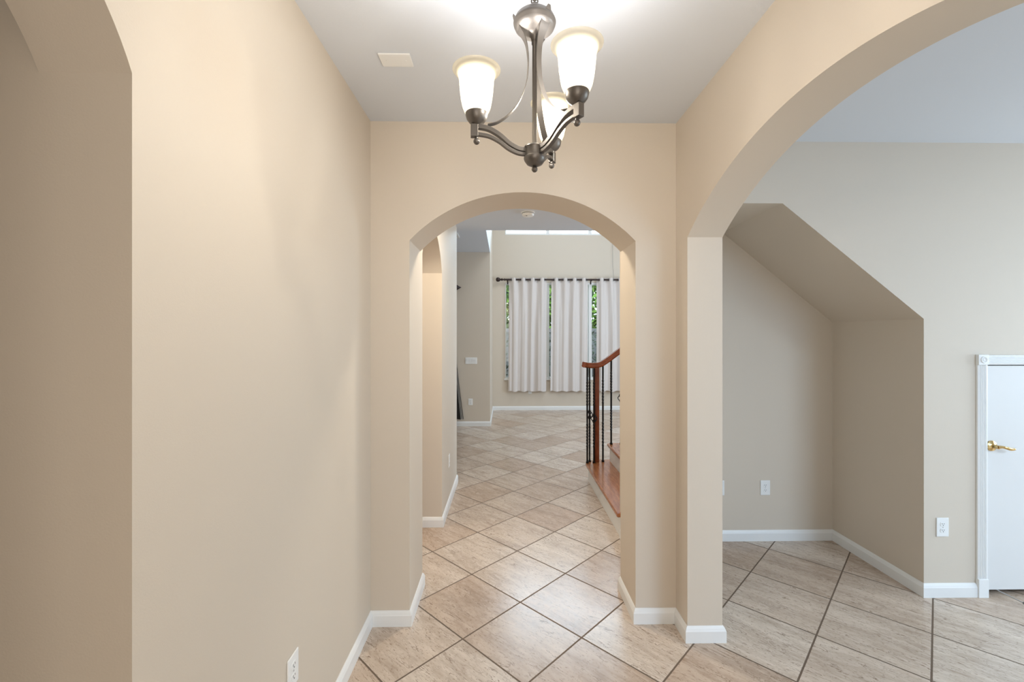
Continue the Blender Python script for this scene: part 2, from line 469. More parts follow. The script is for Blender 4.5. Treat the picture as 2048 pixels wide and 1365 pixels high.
# window wall
WX = [0.0, 0.93, 1.86, 2.79]
WZ = [(0.68, 2.78), (3.82, 5.0)]
mw = MB()
xs = [-0.42, WX[0], WX[-1], 4.6]; zs = [0, WZ[0][0], WZ[0][1], WZ[1][0], WZ[1][1], 5.4]
for i in range(3):
    for j in range(5):
        if i == 1 and j in (1, 3): continue
        mw.box(xs[i], xs[i + 1], YF, YF + 0.16, zs[j], zs[j + 1])
struct(mw.build('wall_far', M['wall']), 'beige far wall with curtained windows and high windows above', 'wall')

# windows: each unit a white frame with one pane
k = 1
for (z0, z1), kind in zip(WZ, ('tall window', 'high window')):
    for i in range(3):
        x0, x1 = WX[i], WX[i + 1]
        fl, frr = (0.022 if i == 0 else 0.036), 0.036
        mb = MB(); y0, y1 = YF + 0.004, YF + 0.09
        mb.box(x0, x0 + fl, y0, y1, z0, z1); mb.box(x1 - frr, x1, y0, y1, z0, z1)
        mb.box(x0 + fl, x1 - frr, y0, y1, z0, z0 + 0.035); mb.box(x0 + fl, x1 - frr, y0, y1, z1 - 0.05, z1)
        w = mb.build('window_%d' % k, M['trim'], bevel=0.004)
        struct(w, 'white framed %s, %s from the left in the far wall' % (kind, ('first', 'second', 'third')[i]), 'window')
        MB().box(x0 + fl, x1 - frr, YF + 0.05, YF + 0.056, z0 + 0.035, z1 - 0.05).build('pane', M['glass'], w)
        k += 1
struct(MB().box(-0.02, 2.81, YF - 0.03, YF + 0.03, 0.655, 0.69).build('trim_1', M['trim'], bevel=0.004), 'white sill under the curtained windows', 'trim')

# ------------------------------------------------------------------ baseboards
BP = [(0, 0), (0.015, 0), (0.015, 0.060), (0.0125, 0.066), (0.0105, 0.072), (0.006, 0.080), (0.003, 0.084), (0, 0.084)]
def baseboard(name, pts, label):
    """profile along a wall-foot polyline; the room is on the right of the walking direction"""
    n = len(pts); vs = []; fs = []; kk = len(BP)
    P = [Vector((p[0], p[1])) for p in pts]
    for i in range(n):
        d0 = (P[i] - P[i - 1]).normalized() if i else None
        d1 = (P[i + 1] - P[i]).normalized() if i < n - 1 else None
        nr = lambda d: Vector((d.y, -d.x))
        if d0 is None: m = nr(d1)
        elif d1 is None: m = nr(d0)
        else:
            m = nr(d0) + nr(d1); m = m / (m.dot(nr(d0)))
        for o, z in BP: vs.append((P[i].x + m.x * o, P[i].y + m.y * o, z))
    for i in range(n - 1):
        for j in range(kk):
            fs.append((i * kk + j, i * kk + (j + 1) % kk, (i + 1) * kk + (j + 1) % kk, (i + 1) * kk + j))
    fs.append(tuple(range(kk))); fs.append(tuple((n - 1) * kk + j for j in range(kk)))
    return struct(MB().add(vs, fs).build(name, M['trim']), label, 'baseboard')
baseboard('baseboard_left', [(-1.2, 0.898), (XL, 0.898), (XL, YB), (JL, YB), (JL, 2.852), (-0.72, 2.852)], 'white baseboard around the foyer left wall and left arch jamb')
baseboard('baseboard_hall', [(-0.72, 3.735), (JL, 3.735), (JL, 4.87), (-0.72, 4.87)], 'white baseboard around the hall wall end beyond the arch')
baseboard('baseboard_right', [(0.93, 3.50), (0.93, YB2), (JR, YB2), (JR, YB), (XR, YB), (XR, 2.312), (XR2, 2.312), (XR2, YN), (2.598, YN), (2.598, YD), (2.925, YD)],
          'white baseboard around the right pier and the recess')
baseboard('baseboard_dining', [(3.685, YD), (6.35, YD)], 'white baseboard right of the small door')
baseboard('baseboard_far', [(-3.6, 7.885), (-0.27, 7.885), (-0.27, YF), (4.5, YF)], 'white baseboard along the nook and the far window wall')

# ------------------------------------------------------------------ small door under the stairs
door = MB().box(DX0 + 0.004, DX1 - 0.004, YD + 0.004, YD + 0.042, 0.036, DZ - 0.006).build('door_1', M['door'], bevel=0.002)
struct(door, 'small flush white door under the stairs with a brass lever', 'door')
struct(MB().box(DX0, DX1, YD + 0.30, YD + 0.34, 0, DZ).build('wall_closet', M['slot']), 'dark closet interior behind the small door', 'wall')
# lever (rosette, neck, handle)
hx, hz = 3.025, 0.935; yy = YD + 0.004
rb = MB().lathe([(0.0001, 0.0), (0.031, 0.0), (0.033, -0.004), (0.031, -0.009), (0.022, -0.013), (0.0125, -0.016), (0.011, -0.046), (0.0001, -0.047)], 32, (hx, yy, hz), 'y')
ros = rb.build('door_handle', M['brass'], door, smooth=True); ros['label'] = 'brass lever handle on a round rose'
path = catmull([(hx - 0.004, yy - 0.042, hz + 0.001), (hx + 0.022, yy - 0.047, hz + 0.002), (hx + 0.05, yy - 0.046, hz - 0.005), (hx + 0.08, yy - 0.045, hz - 0.012), (hx + 0.105, yy - 0.046, hz - 0.012)], 6)
lv = MB()
nn = 14; sec = [(math.cos(2 * PI * i / nn), math.sin(2 * PI * i / nn)) for i in range(nn)]
vs = []; fs = []
for i, p in enumerate(path):
    t = i / (len(path) - 1); r = 0.011 - 0.0055 * min(1, t * 2.2) + 0.0045 * math.sin(min(1, max(0, (t - 0.25) / 0.75)) * PI) - 0.002 * (t > 0.96)
    for a, b in sec: vs.append((p.x, p.y + a * r * 0.75, p.z + b * r))
for i in range(len(path) - 1):
    for j in range(nn): fs.append((i * nn + j, i * nn + (j + 1) % nn, (i + 1) * nn + (j + 1) % nn, (i + 1) * nn + j))
fs.append(tuple(range(nn))); fs.append(tuple((len(path) - 1) * nn + j for j in range(nn)))
lv.add(vs, fs).build('lever', M['brass'], ros, smooth=True)
# fluted casing with rosette corner blocks and plinths
cas = MB()
def fluted(x0, x1, z0, z1, vertical=True):
    w = 0.0605; prof = [(0, 0), (0, 0.012)]
    for i in range(4):
        c = 0.010 + (i + 0.5) * 0.0101
        prof += [(c - 0.0042, 0.017), (c - 0.0026, 0.0135), (c, 0.0122), (c + 0.0026, 0.0135), (c + 0.0042, 0.017)]
    prof += [(w - 0.002, 0.016), (w, 0.012), (w, 0)]
    if vertical: cas.prism([(x0 + a, YD - b) for a, b in prof], 'z', z0, z1)
    else: cas.prism([(YD - b, z0 + a) for a, b in prof], 'x', x0, x1)
fluted(DX0 - 0.0605, DX0, 0.115, DZ)
fluted(DX1, DX1 + 0.0605, 0.115, DZ)
fluted(DX0, DX1, DZ, DZ + 0.0605, False)
cas.box(DX0 - 0.008, DX0 + 0.0, YD - 0.002, YD + 0.08, 0, DZ)
casing = struct(cas.build('trim_2', M['trim'], smooth=True, angle=30), 'white fluted casing around the small door', 'trim')
for x0 in (DX0 - 0.062, DX1 - 0.001):
    MB().box(x0, x0 + 0.063, YD - 0.022, YD, 0, 0.115).build('plinth_block', M['trim'], casing, bevel=0.002)
    cb = MB().box(x0, x0 + 0.063, YD - 0.021, YD, DZ, DZ + 0.063).build('rosette_block', M['trim'], casing, bevel=0.002)
    MB().lathe([(0.0001, -0.004), (0.006, -0.004), (0.009, 0.0), (0.013, -0.001), (0.016, -0.005), (0.019, -0.005), (0.022, 0.0)], 28, (x0 + 0.0315, YD - 0.021, DZ + 0.0315), 'y').build('rosette', M['trim'], cb, smooth=True)
# spring door stop lying below the door edge
ds = thing('door_stop', 'small metal spring door stop sticking out below the white door', 'door stop', (3.045, YD, 0.03))
sp = []
for i in range(97):
    a = i / 8 * 2 * PI; t = i / 96
    sp.append((0.02 + 0.035 * t + 0.004 * math.cos(a) * 0.5, -0.005 - 0.10 * t, 0.004 - 0.012 * t + 0.0045 * math.sin(a)))
MB().tube([(0.02, 0.02, 0.006), (0.025, -0.02, 0.002), (0.045, -0.075, -0.005), (0.055, -0.105, -0.009)], 0.0035).build('rod', M['steel'], ds, smooth=True)
MB().ball((0.056, -0.11, -0.0095), 0.0075).build('rubber_tip', M['rubber'], ds, smooth=True)

# ------------------------------------------------------------------ outlets and switches (local: faces -Y, wall at y=0)
def make_outlet():
    t = thing('wall_outlet', '', 'outlet', group='wall outlets')
    MB().box(-0.0385, 0.0385, -0.0065, 0, -0.0585, 0.0585).build('cover_plate', M['plate'], t, bevel=0.003)
    for s in (-1, 1):
        cz = s * 0.0195
        out = [(0.0165 * math.cos(a), cz + max(-0.0125, min(0.0125, 0.0165 * math.sin(a)))) for a in [2 * PI * i / 28 for i in range(28)]]
        r = MB().prism(out, 'y', -0.0085, -0.005).build('receptacle', M['plate'], t)
        q = MB()
        q.box(-0.0075, -0.0052, -0.0089, -0.0082, cz - 0.001, cz + 0.0075)
        q.box(0.0050, 0.0072, -0.0089, -0.0082, cz + 0.0002, cz + 0.0070)
        q.lathe([(0.0001, -0.0089), (0.0026, -0.0089), (0.0026, -0.0082)], 12, (0, 0, cz - 0.0065), 'y')
        q.build('slot', M['slot'], r)
    MB().lathe([(0.0001, -0.0078), (0.003, -0.0076), (0.0032, -0.006)], 12, (0, 0, 0), 'y').build('screw', M['steel'], t, smooth=True)
    return t
FX, FNX = PI / 2, -PI / 2          # turn the -Y face towards +X / -X
ol = [((XL, 1.562, 0.438), FX, 'white duplex outlet low on the cream left wall at the bottom of the frame'),
      ((2.056, YN, 0.418), 0, 'white duplex outlet on the grey back wall of the recess, fully in view'),
      ((1.692, YN, 0.418), 0, 'white outlet mostly hidden behind the arch pier in the recess'),
      ((2.712, YD, 0.432), 0, 'white duplex outlet on the grey wall beside the small white door'),
      ((JL, 4.19, 0.43), FX, 'white outlet seen edge-on on the hall wall beyond the arch'),
      ((-0.62, 7.885, 0.435), 0, 'white outlet below the switch plate on the tan nook wall'),
      ((0.543, YF, 0.415), 0, 'white outlet peeking out below the hem of the leftmost curtain')]
for i, (loc, rz, lab) in enumerate(ol):
    o = make_outlet() if i == 0 else copy_tree(proto)
    if i == 0: proto = o
    o.location = loc; o.rotation_euler = (0, 0, rz); o['label'] = lab
sw = thing('switch_plate', 'wide white switch plate with rocker switches on the tan nook wall', 'switch', (-0.608, 7.885, 1.172))
MB().box(-0.105, 0.105, -0.007, 0, -0.058, 0.058).build('cover_plate', M['plate'], sw, bevel=0.003)
for i in range(4):
    x = -0.069 + 0.046 * i
    r = MB().prism([(-0.0065, -0.033), (-0.0085, -0.033), (-0.0125, 0.033), (-0.0065, 0.033)], 'x', x - 0.0165, x + 0.0165).build('rocker', M['plate'], sw)

# ------------------------------------------------------------------ ceiling fittings
cp = thing('ceiling_plate', 'flat white rectangular cover plate on the foyer ceiling left of the chandelier', 'cover plate', (-0.472, 1.912, H))
MB().box(-0.068, 0.068, -0.044, 0.044, -0.008, 0).build('plate', M['trim'], cp, bevel=0.003)
for s in (-1, 1): MB().lathe([(0.0001, -0.0095), (0.003, -0.009), (0.0035, -0.0075)], 12, (s * 0.042, 0, 0)).build('screw', M['trim'], cp, smooth=True)
sd = thing('smoke_detector', 'round white smoke detector on the hall ceiling beyond the arch', 'smoke detector', (0.222, 4.27, H))
MB().lathe([(0.0001, 0), (0.066, 0), (0.066, -0.010), (0.0001, -0.010)], 40).build('base', M['plate'], sd, smooth=True)
MB().lathe([(0.0001, -0.010), (0.052, -0.010), (0.052, -0.014), (0.060, -0.014), (0.060, -0.024), (0.052, -0.036), (0.030, -0.041), (0.0001, -0.042)], 40).build('cover', M['plate'], sd, smooth=True)
MB().lathe([(0.053, -0.0105), (0.0585, -0.0105), (0.0585, -0.0138), (0.053, -0.0138)], 40, closed=True).build('sensor_gap', M['slot'], sd)
MB().box(-0.022, -0.008, -0.034, -0.026, -0.0422, -0.0395).build('test_button', M['slot'], sd)
cv = thing('ceiling_vent', 'small dark slatted vent on the nook ceiling at the hall wall edge', 'vent', (-0.82, 6.55, 3.12))
fr = MB(); fr.box(-0.13, 0.13, -0.14, -0.115, -0.012, 0); fr.box(-0.13, 0.13, 0.115, 0.14, -0.012, 0); fr.box(-0.13, -0.105, -0.115, 0.115, -0.012, 0); fr.box(0.105, 0.13, -0.115, 0.115, -0.012, 0)
fr.build('frame', M['trim'], cv); MB().box(-0.105, 0.105, -0.115, 0.115, -0.002, 0).build('duct_opening', M['slot'], cv)
sl = MB()
for i in range(7):
    x = -0.09 + 0.03 * i
    sl.add([(x, -0.115, -0.003), (x + 0.016, -0.115, -0.012), (x + 0.016, 0.115, -0.012), (x, 0.115, -0.003), (x + 0.002, -0.115, -0.002), (x + 0.018, -0.115, -0.011), (x + 0.018, 0.115, -0.011), (x + 0.002, 0.115, -0.002)],
           [(0, 1, 2, 3), (4, 5, 6, 7), (0, 1, 5, 4), (1, 2, 6, 5), (2, 3, 7, 6), (3, 0, 4, 7)])
sl.build('slats', M['trim'], cv)

# ------------------------------------------------------------------ chandelier (local z measured from the ceiling)
CX, CY = 0.083, 1.235
ch = thing('chandelier', 'three-arm bronze chandelier with glowing cream bell shades hanging in the foyer', 'chandelier', (CX, CY, H))
zz = lambda z: z - H
MB().lathe([(0.0001, 0), (0.062, 0), (0.062, -0.006), (0.05, -0.018), (0.02, -0.028), (0.006, -0.032), (0.0001, -0.032)], 36).build('canopy', M['bronze'], ch, smooth=True)
cn = MB()
zt = -0.03
for i in range(6):
    L_, r_ = 0.047, 0.0022
    zc = zt - 0.018 - i * 0.0375
    pts = []
    for j in range(25):
        a = 2 * PI * j / 24; u = 0.0085 * math.cos(a); w = 0.0215 * math.sin(a)
        pts.append((u, 0, zc + w) if i % 2 else (0, u, zc + w))
    cn.tube(pts, r_, 8, side=((0, 1, 0) if i % 2 else (1, 0, 0)))
cn.build('chain', M['bronze'], ch, smooth=True)
dome = MB().lathe([(0.0001, zz(2.553)), (0.010, zz(2.553)), (0.011, zz(2.540)), (0.022, zz(2.536)), (0.024, zz(2.530)), (0.030, zz(2.528)), (0.044, zz(2.523)), (0.054, zz(2.514)), (0.0590, zz(2.503)), (0.0600, zz(2.500)), (0.0590, zz(2.495)), (0.0555, zz(2.488)), (0.0550, zz(2.486)), (0.047, zz(2.479)), (0.036, zz(2.473)), (0.024, zz(2.469)), (0.015, zz(2.465)), (0.011, zz(2.458)), (0.009, zz(2.448)), (0.0001, zz(2.447))], 48)
dome.build('dome', M['bronze'], ch, smooth=True)
loop = MB().tube([(0.009 * math.cos(2 * PI * j / 20), 0, zz(2.562) + 0.011 * math.sin(2 * PI * j / 20)) for j in range(21)], 0.0022, 8, side=(0, 1, 0))
loop.build('loop', M['bronze'], ch, smooth=True)
MB().lathe([(0.0085, zz(2.449)), (0.0085, zz(2.440)), (0.0066, zz(2.437)), (0.0066, zz(2.16)), (0.0085, zz(2.157)), (0.0085, zz(2.150))], 20).build('center_rod', M['bronze'], ch, smooth=True)
hub = MB().lathe([(0.0001, zz(2.156)), (0.018, zz(2.156)), (0.023, zz(2.153)), (0.0295, zz(2.151)), (0.0305, zz(2.148)), (0.0285, zz(2.145)), (0.0285, zz(2.123)), (0.0305, zz(2.121)), (0.0305, zz(2.118)), (0.0285, zz(2.112)), (0.022, zz(2.103)), (0.012, zz(2.098)), (0.006, zz(2.096)), (0.0001, zz(2.096))], 40)
hb = hub.build('hub', M['bronze'], ch, smooth=True)
MB().ball((0, 0, zz(2.0885)), 0.0085).build('finial', M['bronze'], hb, smooth=True)
R0 = 0.163
for ang in (67, 187, 307):
    a = math.radians(ang); d = Vector((math.cos(a), math.sin(a), 0)); sd_ = Vector((-math.sin(a), math.cos(a), 0))
    P = lambda r, z: d * r + Vector((0, 0, zz(z)))
    # double S-curved arm ending in a square block
    am = MB()
    am.sweep(catmull([P(0.026, 2.141), P(0.045, 2.143), P(0.070, 2.155), P(0.098, 2.177), P(0.126, 2.192), P(0.150, 2.197), P(R0 + 0.010, 2.197)], 6), rect(0.0155, 0.0115), sd_)
    am.sweep(catmull([P(0.026, 2.129), P(0.048, 2.131), P(0.074, 2.142), P(0.100, 2.160), P(0.126, 2.172), P(0.150, 2.176), P(R0 + 0.004, 2.177)], 6), rect(0.0125, 0.0085), sd_)
    am.sweep([P(R0 - 0.004, 2.1855), P(R0 + 0.016, 2.1855)], rect(0.0185, 0.034), sd_)
    arm = am.build('arm', M['bronze'], ch, bevel=0.0012)
    MB().lathe([(0.0001, 0.012), (0.0045, 0.012), (0.0045, 0.0), (0.0001, 0.0)], 14, tuple(P(R0, 2.160))).build('stem', M['bronze'], arm, smooth=True)
    MB().ball(tuple(P(R0, 2.157)), 0.0088).build('finial', M['bronze'], arm, smooth=True)
    # cup
    c0 = P(R0, 2.2015)
    cup = MB().lathe([(0.0001, 0.002), (0.009, 0.0), (0.012, 0.002), (0.021, 0.008), (0.0275, 0.017), (0.0305, 0.028), (0.0305, 0.033), (0.027, 0.033), (0.0001, 0.030)], 36, tuple(c0))
    cup.build('socket_cup', M['bronze'], arm, smooth=True)
    # bell shade, double walled
    zb = 0.030
    op = [(0.0285, 0.000), (0.034, 0.008), (0.0385, 0.020), (0.0425, 0.040), (0.0452, 0.060), (0.0470, 0.080), (0.0480, 0.094), (0.0500, 0.104), (0.0545, 0.113), (0.0605, 0.119), (0.0665, 0.1225)]
    ip = [(r - 0.003, z + 0.0005) for r, z in op]
    sh = MB().lathe([(r, zb + z) for r, z in op] + [(r, zb + z) for r, z in reversed(ip)], 48, tuple(c0))
    shade = sh.build('glass_shade', M['shade'], ch, smooth=True, angle=60)
    shade['label'] = 'glowing cream frosted glass bell shade'
    bp_ = [(0.0001, 0.030), (0.012, 0.030), (0.012, 0.040), (0.015, 0.048), (0.018, 0.056), (0.018, 0.062), (0.015, 0.069), (0.008, 0.073), (0.0001, 0.074)]
    MB().lathe(bp_, 24, tuple(c0)).build('bulb', M['bulb'], shade, smooth=True)
    lp = bpy.data.lights.new('bulb_light', 'POINT'); lp.energy = 8.6; lp.color = (1.0, 0.99, 0.985); lp.shadow_soft_size = 0.016
    lo = bpy.data.objects.new('bulb_light', lp); C.objects.link(lo); lo.parent = ch
    lo.location = c0 + Vector((0, 0, 0.088))
    # strap from dome to arm
    st = catmull([P(0.061, 2.517), P(0.053, 2.497), P(0.0445, 2.478), P(0.033, 2.461), P(0.0245, 2.441), P(0.0200, 2.415), P(0.0185, 2.380), P(0.0240, 2.330), P(0.044, 2.276), P(0.074, 2.236), P(0.105, 2.213), P(0.132, 2.204)], 7)
    n_ = len(st); vs = []; fs = []
    for i, p in enumerate(st):
        t = i / (n_ - 1); w = 0.0085 + 0.0075 * max(0.0, min(1.0, (0.42 - t) / 0.25)); w = w if t > 0.10 else w * (0.25 + 0.75 * t / 0.10)
        tg = (st[min(i + 1, n_ - 1)] - st[max(0, i - 1)]).normalized(); nrm = sd_.cross(tg)
        for su, sv in ((-1, -1), (1, -1), (1, 1), (-1, 1)):
            vs.append(p + sd_ * (su * w) + nrm * (sv * 0.0011))
    for i in range(n_ - 1):
        for j in range(4): fs.append((i * 4 + j, i * 4 + (j + 1) % 4, (i + 1) * 4 + (j + 1) % 4, (i + 1) * 4 + j))
    fs.append((0, 1, 2, 3)); fs.append(tuple((n_ - 1) * 4 + j for j in range(4)))
    MB().add(vs, fs).build('strap', M['bronze'], ch, smooth=True, angle=50)

# hall ceiling lamp hidden above the arch (recessed can)
hl = bpy.data.lights.new('hall_downlight', 'AREA'); hl.shape = 'DISK'; hl.size = 0.12; hl.energy = 13; hl.color = (1.0, 0.88, 0.70)
ho = bpy.data.objects.new('hall_downlight', hl); C.objects.link(ho); ho.location = (0.05, 3.12, H - 0.012)
sl_ = bpy.data.lights.new('passage_lamp', 'POINT'); sl_.energy = 19; sl_.color = (1.0, 0.90, 0.76); sl_.shadow_soft_size = 0.1
so = bpy.data.objects.new('passage_lamp', sl_); C.objects.link(so); so.location = (-1.7, 3.4, 2.5)

# ------------------------------------------------------------------ curtains on a rod at the far windows
ZR = 2.832; YR = 9.475
rod = thing('curtain_rod', 'dark brown curtain rod with turned ball end above the far windows', 'curtain rod', (1.4, YF, ZR))
ry = YR - YF
MB().lathe([(0.0001, -1.42), (0.019, -1.42), (0.019, 1.5), (0.0001, 1.5)], 20, (0, ry, 0), 'x').build('rod', M['darkrod'], rod, smooth=True)
for s in (-1, 1):
    prof = [(0.0001, 0), (0.017, 0), (0.026, 0.012), (0.026, 0.022), (0.014, 0.034), (0.014, 0.050), (0.030, 0.062), (0.030, 0.074), (0.016, 0.086), (0.016, 0.10), (0.036, 0.115), (0.046, 0.14), (0.048, 0.155), (0.044, 0.175), (0.030, 0.193), (0.0001, 0.20)]
    MB().lathe([(r, (-1.40 - h) if s < 0 else (1.48 + h)) for r, h in prof], 24, (0, ry, 0), 'x').build('finial', M['darkrod'], rod, smooth=True)
for x in (-1.345, 0.47, 1.42):
    b = MB(); b.box(x - 0.012, x + 0.012, -0.008, 0, -0.09, 0.03); b.box(x - 0.008, x + 0.008, ry - 0.01, -0.004, -0.028, -0.016); b.box(x - 0.009, x + 0.009, ry - 0.022, ry + 0.022, -0.03, -0.016)
    b.build('bracket', M['darkrod'], rod, bevel=0.002)
def curtain(x0, x1, label, seed, waves=4.0, x0b=None, x1b=None):
    x0b = x0 if x0b is None else x0b; x1b = x1 if x1b is None else x1b
    rnd = random.Random(seed)
    t = thing('curtain', label, 'curtain', ((x0 + x1) / 2, YR, 0.42), group='grommet curtains at the far windows')
    cx = (x0 + x1) / 2
    nu, nv = 150, 40; z0, z1 = 0.42, 2.875
    ph = [rnd.uniform(0, 6.28) for _ in range(5)]
    def pt(u, v, off):
        z = z1 + (z0 - z1) * v
        xa = x0 + (x1 - x0) * u; xb = x0b + (x1b - x0b) * u
        x = xa + (xb - xa) * v + 0.012 * math.sin(7 * u + ph[0]) * v
        amp = 0.040 * (1 - 0.45 * min(1.0, v * 3)) * (1 + 0.35 * min(1.0, v * 3) * math.sin(4.3 * u + ph[4]))
        y = amp * math.cos(2 * PI * waves * u + 1.3 * min(1.0, v * 2) * math.sin(6 * u + ph[1])) + 0.012 * v * math.sin(17 * u + ph[2] + v) + 0.007 * math.sin(43 * u + ph[3]) * min(1, v * 3) + 0.003 * math.sin(77 * u + ph[0]) * min(1, v * 3)
        zz_ = z + (0.010 * math.sin(2 * PI * waves * u) if v > 0.995 else 0) + (-0.008 * abs(math.sin(PI * waves * 2 * u)) if v < 0.005 else 0)
        return (x - cx, y + off, zz_ - 0.42)
    vs = []; fs = []
    for off in (0.0, 0.004):
        for j in range(nv + 1):
            for i in range(nu + 1): vs.append(pt(i / nu, j / nv, off))
    w = nu + 1; n1 = w * (nv + 1)
    for j in range(nv):
        for i in range(nu):
            a = j * w + i
            fs.append((a, a + 1, a + w + 1, a + w)); fs.append((n1 + a, n1 + a + w, n1 + a + w + 1, n1 + a + 1))
    for i in range(nu):
        fs.append((i, n1 + i, n1 + i + 1, i + 1)); a = nv * w + i; fs.append((a, a + 1, n1 + a + 1, n1 + a))
    for j in range(nv):
        a = j * w; fs.append((a, a + w, n1 + a + w, n1 + a)); a = j * w + nu; fs.append((a, n1 + a, n1 + a + w, a + w))
    MB().add(vs, fs).build('panel', M['curtain'], t, smooth=True, angle=60)
    nz = int(2 * waves)
    for k_ in range(nz):
        u = (k_ + 0.5) / nz
        x = x0 + (x1 - x0) * u - cx
        s = 1 if k_ % 2 else -1
        ring = []
        for j in range(25):
            a = 2 * PI * j / 24
            ring.append((x + 0.012 * s * math.cos(a), 0.026 * math.cos(a) + 0.002, ZR - 0.42 + 0.030 * math.sin(a)))
        MB().tube(ring, 0.004, 8, side=(1, 0, 0)).build('grommet', M['steel'], t, smooth=True)
curtain(0.085, 0.905, 'pale greige grommet curtain, leftmost at the far windows', 3, 4.0, 0.06, 0.885)
curtain(1.005, 1.80, 'pale greige grommet curtain between the two gaps of bright garden', 5, 4.0, 0.985, 1.79)
curtain(1.985, 2.80, 'pale greige grommet curtain, rightmost, partly behind the stair rail', 9, 4.0, 1.975, 2.80)
bc = MB().tube([(2.345, YF - 0.012, 3.83), (2.345, YF - 0.03, 3.2), (2.346, YR - 0.03, 2.80)], 0.0028, 6).build('blind_cord', M['rubber'])
tag(bc, 'thin grey cord hanging down the far wall to the curtain rod', 'cord')

# nook drape and rod
nr = thing('curtain_rod', 'dark rod with pointed end on the nook wall, cut by the hall wall', 'curtain rod', (-1.75, 7.885, 2.475))
MB().lathe([(0.0001, -0.9), (0.014, -0.9), (0.014, 0.87), (0.0001, 0.87)], 18, (0, -0.09, 0), 'x').build('rod', M['darkrod'], nr, smooth=True)
MB().lathe([(0.0001, 0.86), (0.016, 0.86), (0.05, 0.885), (0.05, 0.895), (0.03, 0.925), (0.012, 0.955), (0.0001, 0.975)], 20, (0, -0.09, 0), 'x').build('finial', M['darkrod'], nr, smooth=True)
for x in (-0.8, 0.80): MB().box(x - 0.012, x + 0.012, -0.10, 0, -0.03, -0.014).build('bracket', M['darkrod'], nr, bevel=0.002)
dr = thing('patterned_drape', 'charcoal drape with pale lining edge spreading beside the hall wall end', 'curtain', (-0.95, 7.795, 0.14))
def drape_part(name, mat, xl, xr, dy):
    vs = []; fs = []; nu, nv = 40, 36
    for off in (0, 0.004):
        for j in range(nv + 1):
            v = j / nv
            for i in range(nu + 1):
                u = i / nu; a, b = xl(v), xr(v)
                vs.append((a + (b - a) * u, dy + off + 0.022 * math.cos(u * 5 * PI), 2.30 * (1 - v)))
    w = nu + 1; n1 = w * (nv + 1)
    for j in range(nv):
        for i in range(nu):
            a = j * w + i; fs.append((a, a + 1, a + w + 1, a + w)); fs.append((n1 + a, n1 + a + w, n1 + a + w + 1, n1 + a + 1))
    for j in range(nv):
        a = j * w; fs.append((a, a + w, n1 + a + w, n1 + a)); a = j * w + nu; fs.append((a, n1 + a, n1 + a + w, a + w))
    for i in range(nu):
        fs.append((i, n1 + i, n1 + i + 1, i + 1)); a = nv * w + i; fs.append((a, a + 1, n1 + a + 1, n1 + a))
    return MB().add(vs, fs).build(name, mat, dr, smooth=True, angle=60)
edge = lambda v: 0.03 + 0.175 * max(0, (v - 0.30) / 0.70) ** 1.2
drape_part('drape_panel', M['drape'], lambda v: -0.35, lambda v: edge(v) - 0.008 - 0.03 * v, 0)
drape_part('lining_edge', M['lining'], lambda v: edge(v) - 0.010 - 0.035 * v, lambda v: edge(v) + 0.004 + 0.012 * v, 0.004)

# ------------------------------------------------------------------ staircase with iron balusters
YS0, YS1 = 3.55, 5.02
st = thing('staircase', 'oak stair with rounded bottom step, curved handrail and black iron balusters', 'staircase', (0.9, 4.3, 0))
ox, oy = 0.9, 4.3
RISE, RUN, X0 = 0.195, 0.265, 0.925
def step(i, xr, ynose0, ynose1, bull):
    z1 = RISE * (i + 1)
    xn = xr - 0.03
    # tread outline (x,y), rounded at the far front corner for the first step
    def outline(x, y0, y1, rr, xb):
        p = [(xb, y0), (x, y0)]
        n = 14
        for j in range(n + 1):
            a = PI + (PI / 2) * -j / n
            p.append((x + rr + rr * math.cos(a), y1 - rr + rr * math.sin(a)))
        p.append((xb, y1))
        return [(q[0] - ox, q[1] - oy) for q in p]
    rr = 0.16 if bull else 0.02
    tr = MB().prism(outline(xn, ynose0, ynose1 + 0.03, rr + 0.03, xr + RUN + 0.03), 'z', z1 - 0.032, z1)
    tr.build('tread', M['oak'], st, bevel=0.011, segs=4)
    MB().prism(outline(xr, ynose0, ynose1, rr, xr + RUN), 'z', z1 - RISE + (0 if i == 0 else 0), z1 - 0.032).build('riser', M['trim'], st)
step(0, X0, 3.50, YS1, True)
for i in range(1, 6): step(i, X0 + RUN * i + (0.0 if i else 0), 3.55, YS1 - 0.02, False)
# the solid side under the flight facing the far room
MB().prism([(X0 + RUN - ox, 0), (X0 + 6 * RUN - ox, 0), (X0 + 6 * RUN - ox, RISE * 6 - 0.05), (X0 + RUN - ox, RISE - 0.05)], 'y', YS1 - oy - 0.03, YS1 - oy - 0.025).build('stringer', M['trim'], st)
YRAIL = 4.955
# handrail: short level volute, easing, then the climb
rail_pts = catmull([(0.885, YRAIL - 0.03, 1.295), (0.93, YRAIL - 0.005, 1.287), (1.00, YRAIL, 1.284), (1.07, YRAIL, 1.293), (1.13, YRAIL, 1.325), (1.20, YRAIL, 1.375), (1.30, YRAIL, 1.450), (1.5, YRAIL, 1.60), (1.8, YRAIL, 1.825), (2.3, YRAIL, 2.20)], 8)
rs = [(-0.030, -0.030), (0.030, -0.030), (0.034, -0.012), (0.030, 0.000), (0.034, 0.014), (0.026, 0.027), (0.0, 0.033), (-0.026, 0.027), (-0.034, 0.014), (-0.030, 0.000), (-0.034, -0.012)]
MB().sweep([(p.x - ox, p.y - oy, p.z) for p in rail_pts], rs, (0, 1, 0)).build('handrail', M['rail'], st, smooth=True, angle=35)
def rail_z(x):
    best = min(rail_pts, key=lambda p: abs(p.x - x)); return best.z - 0.03
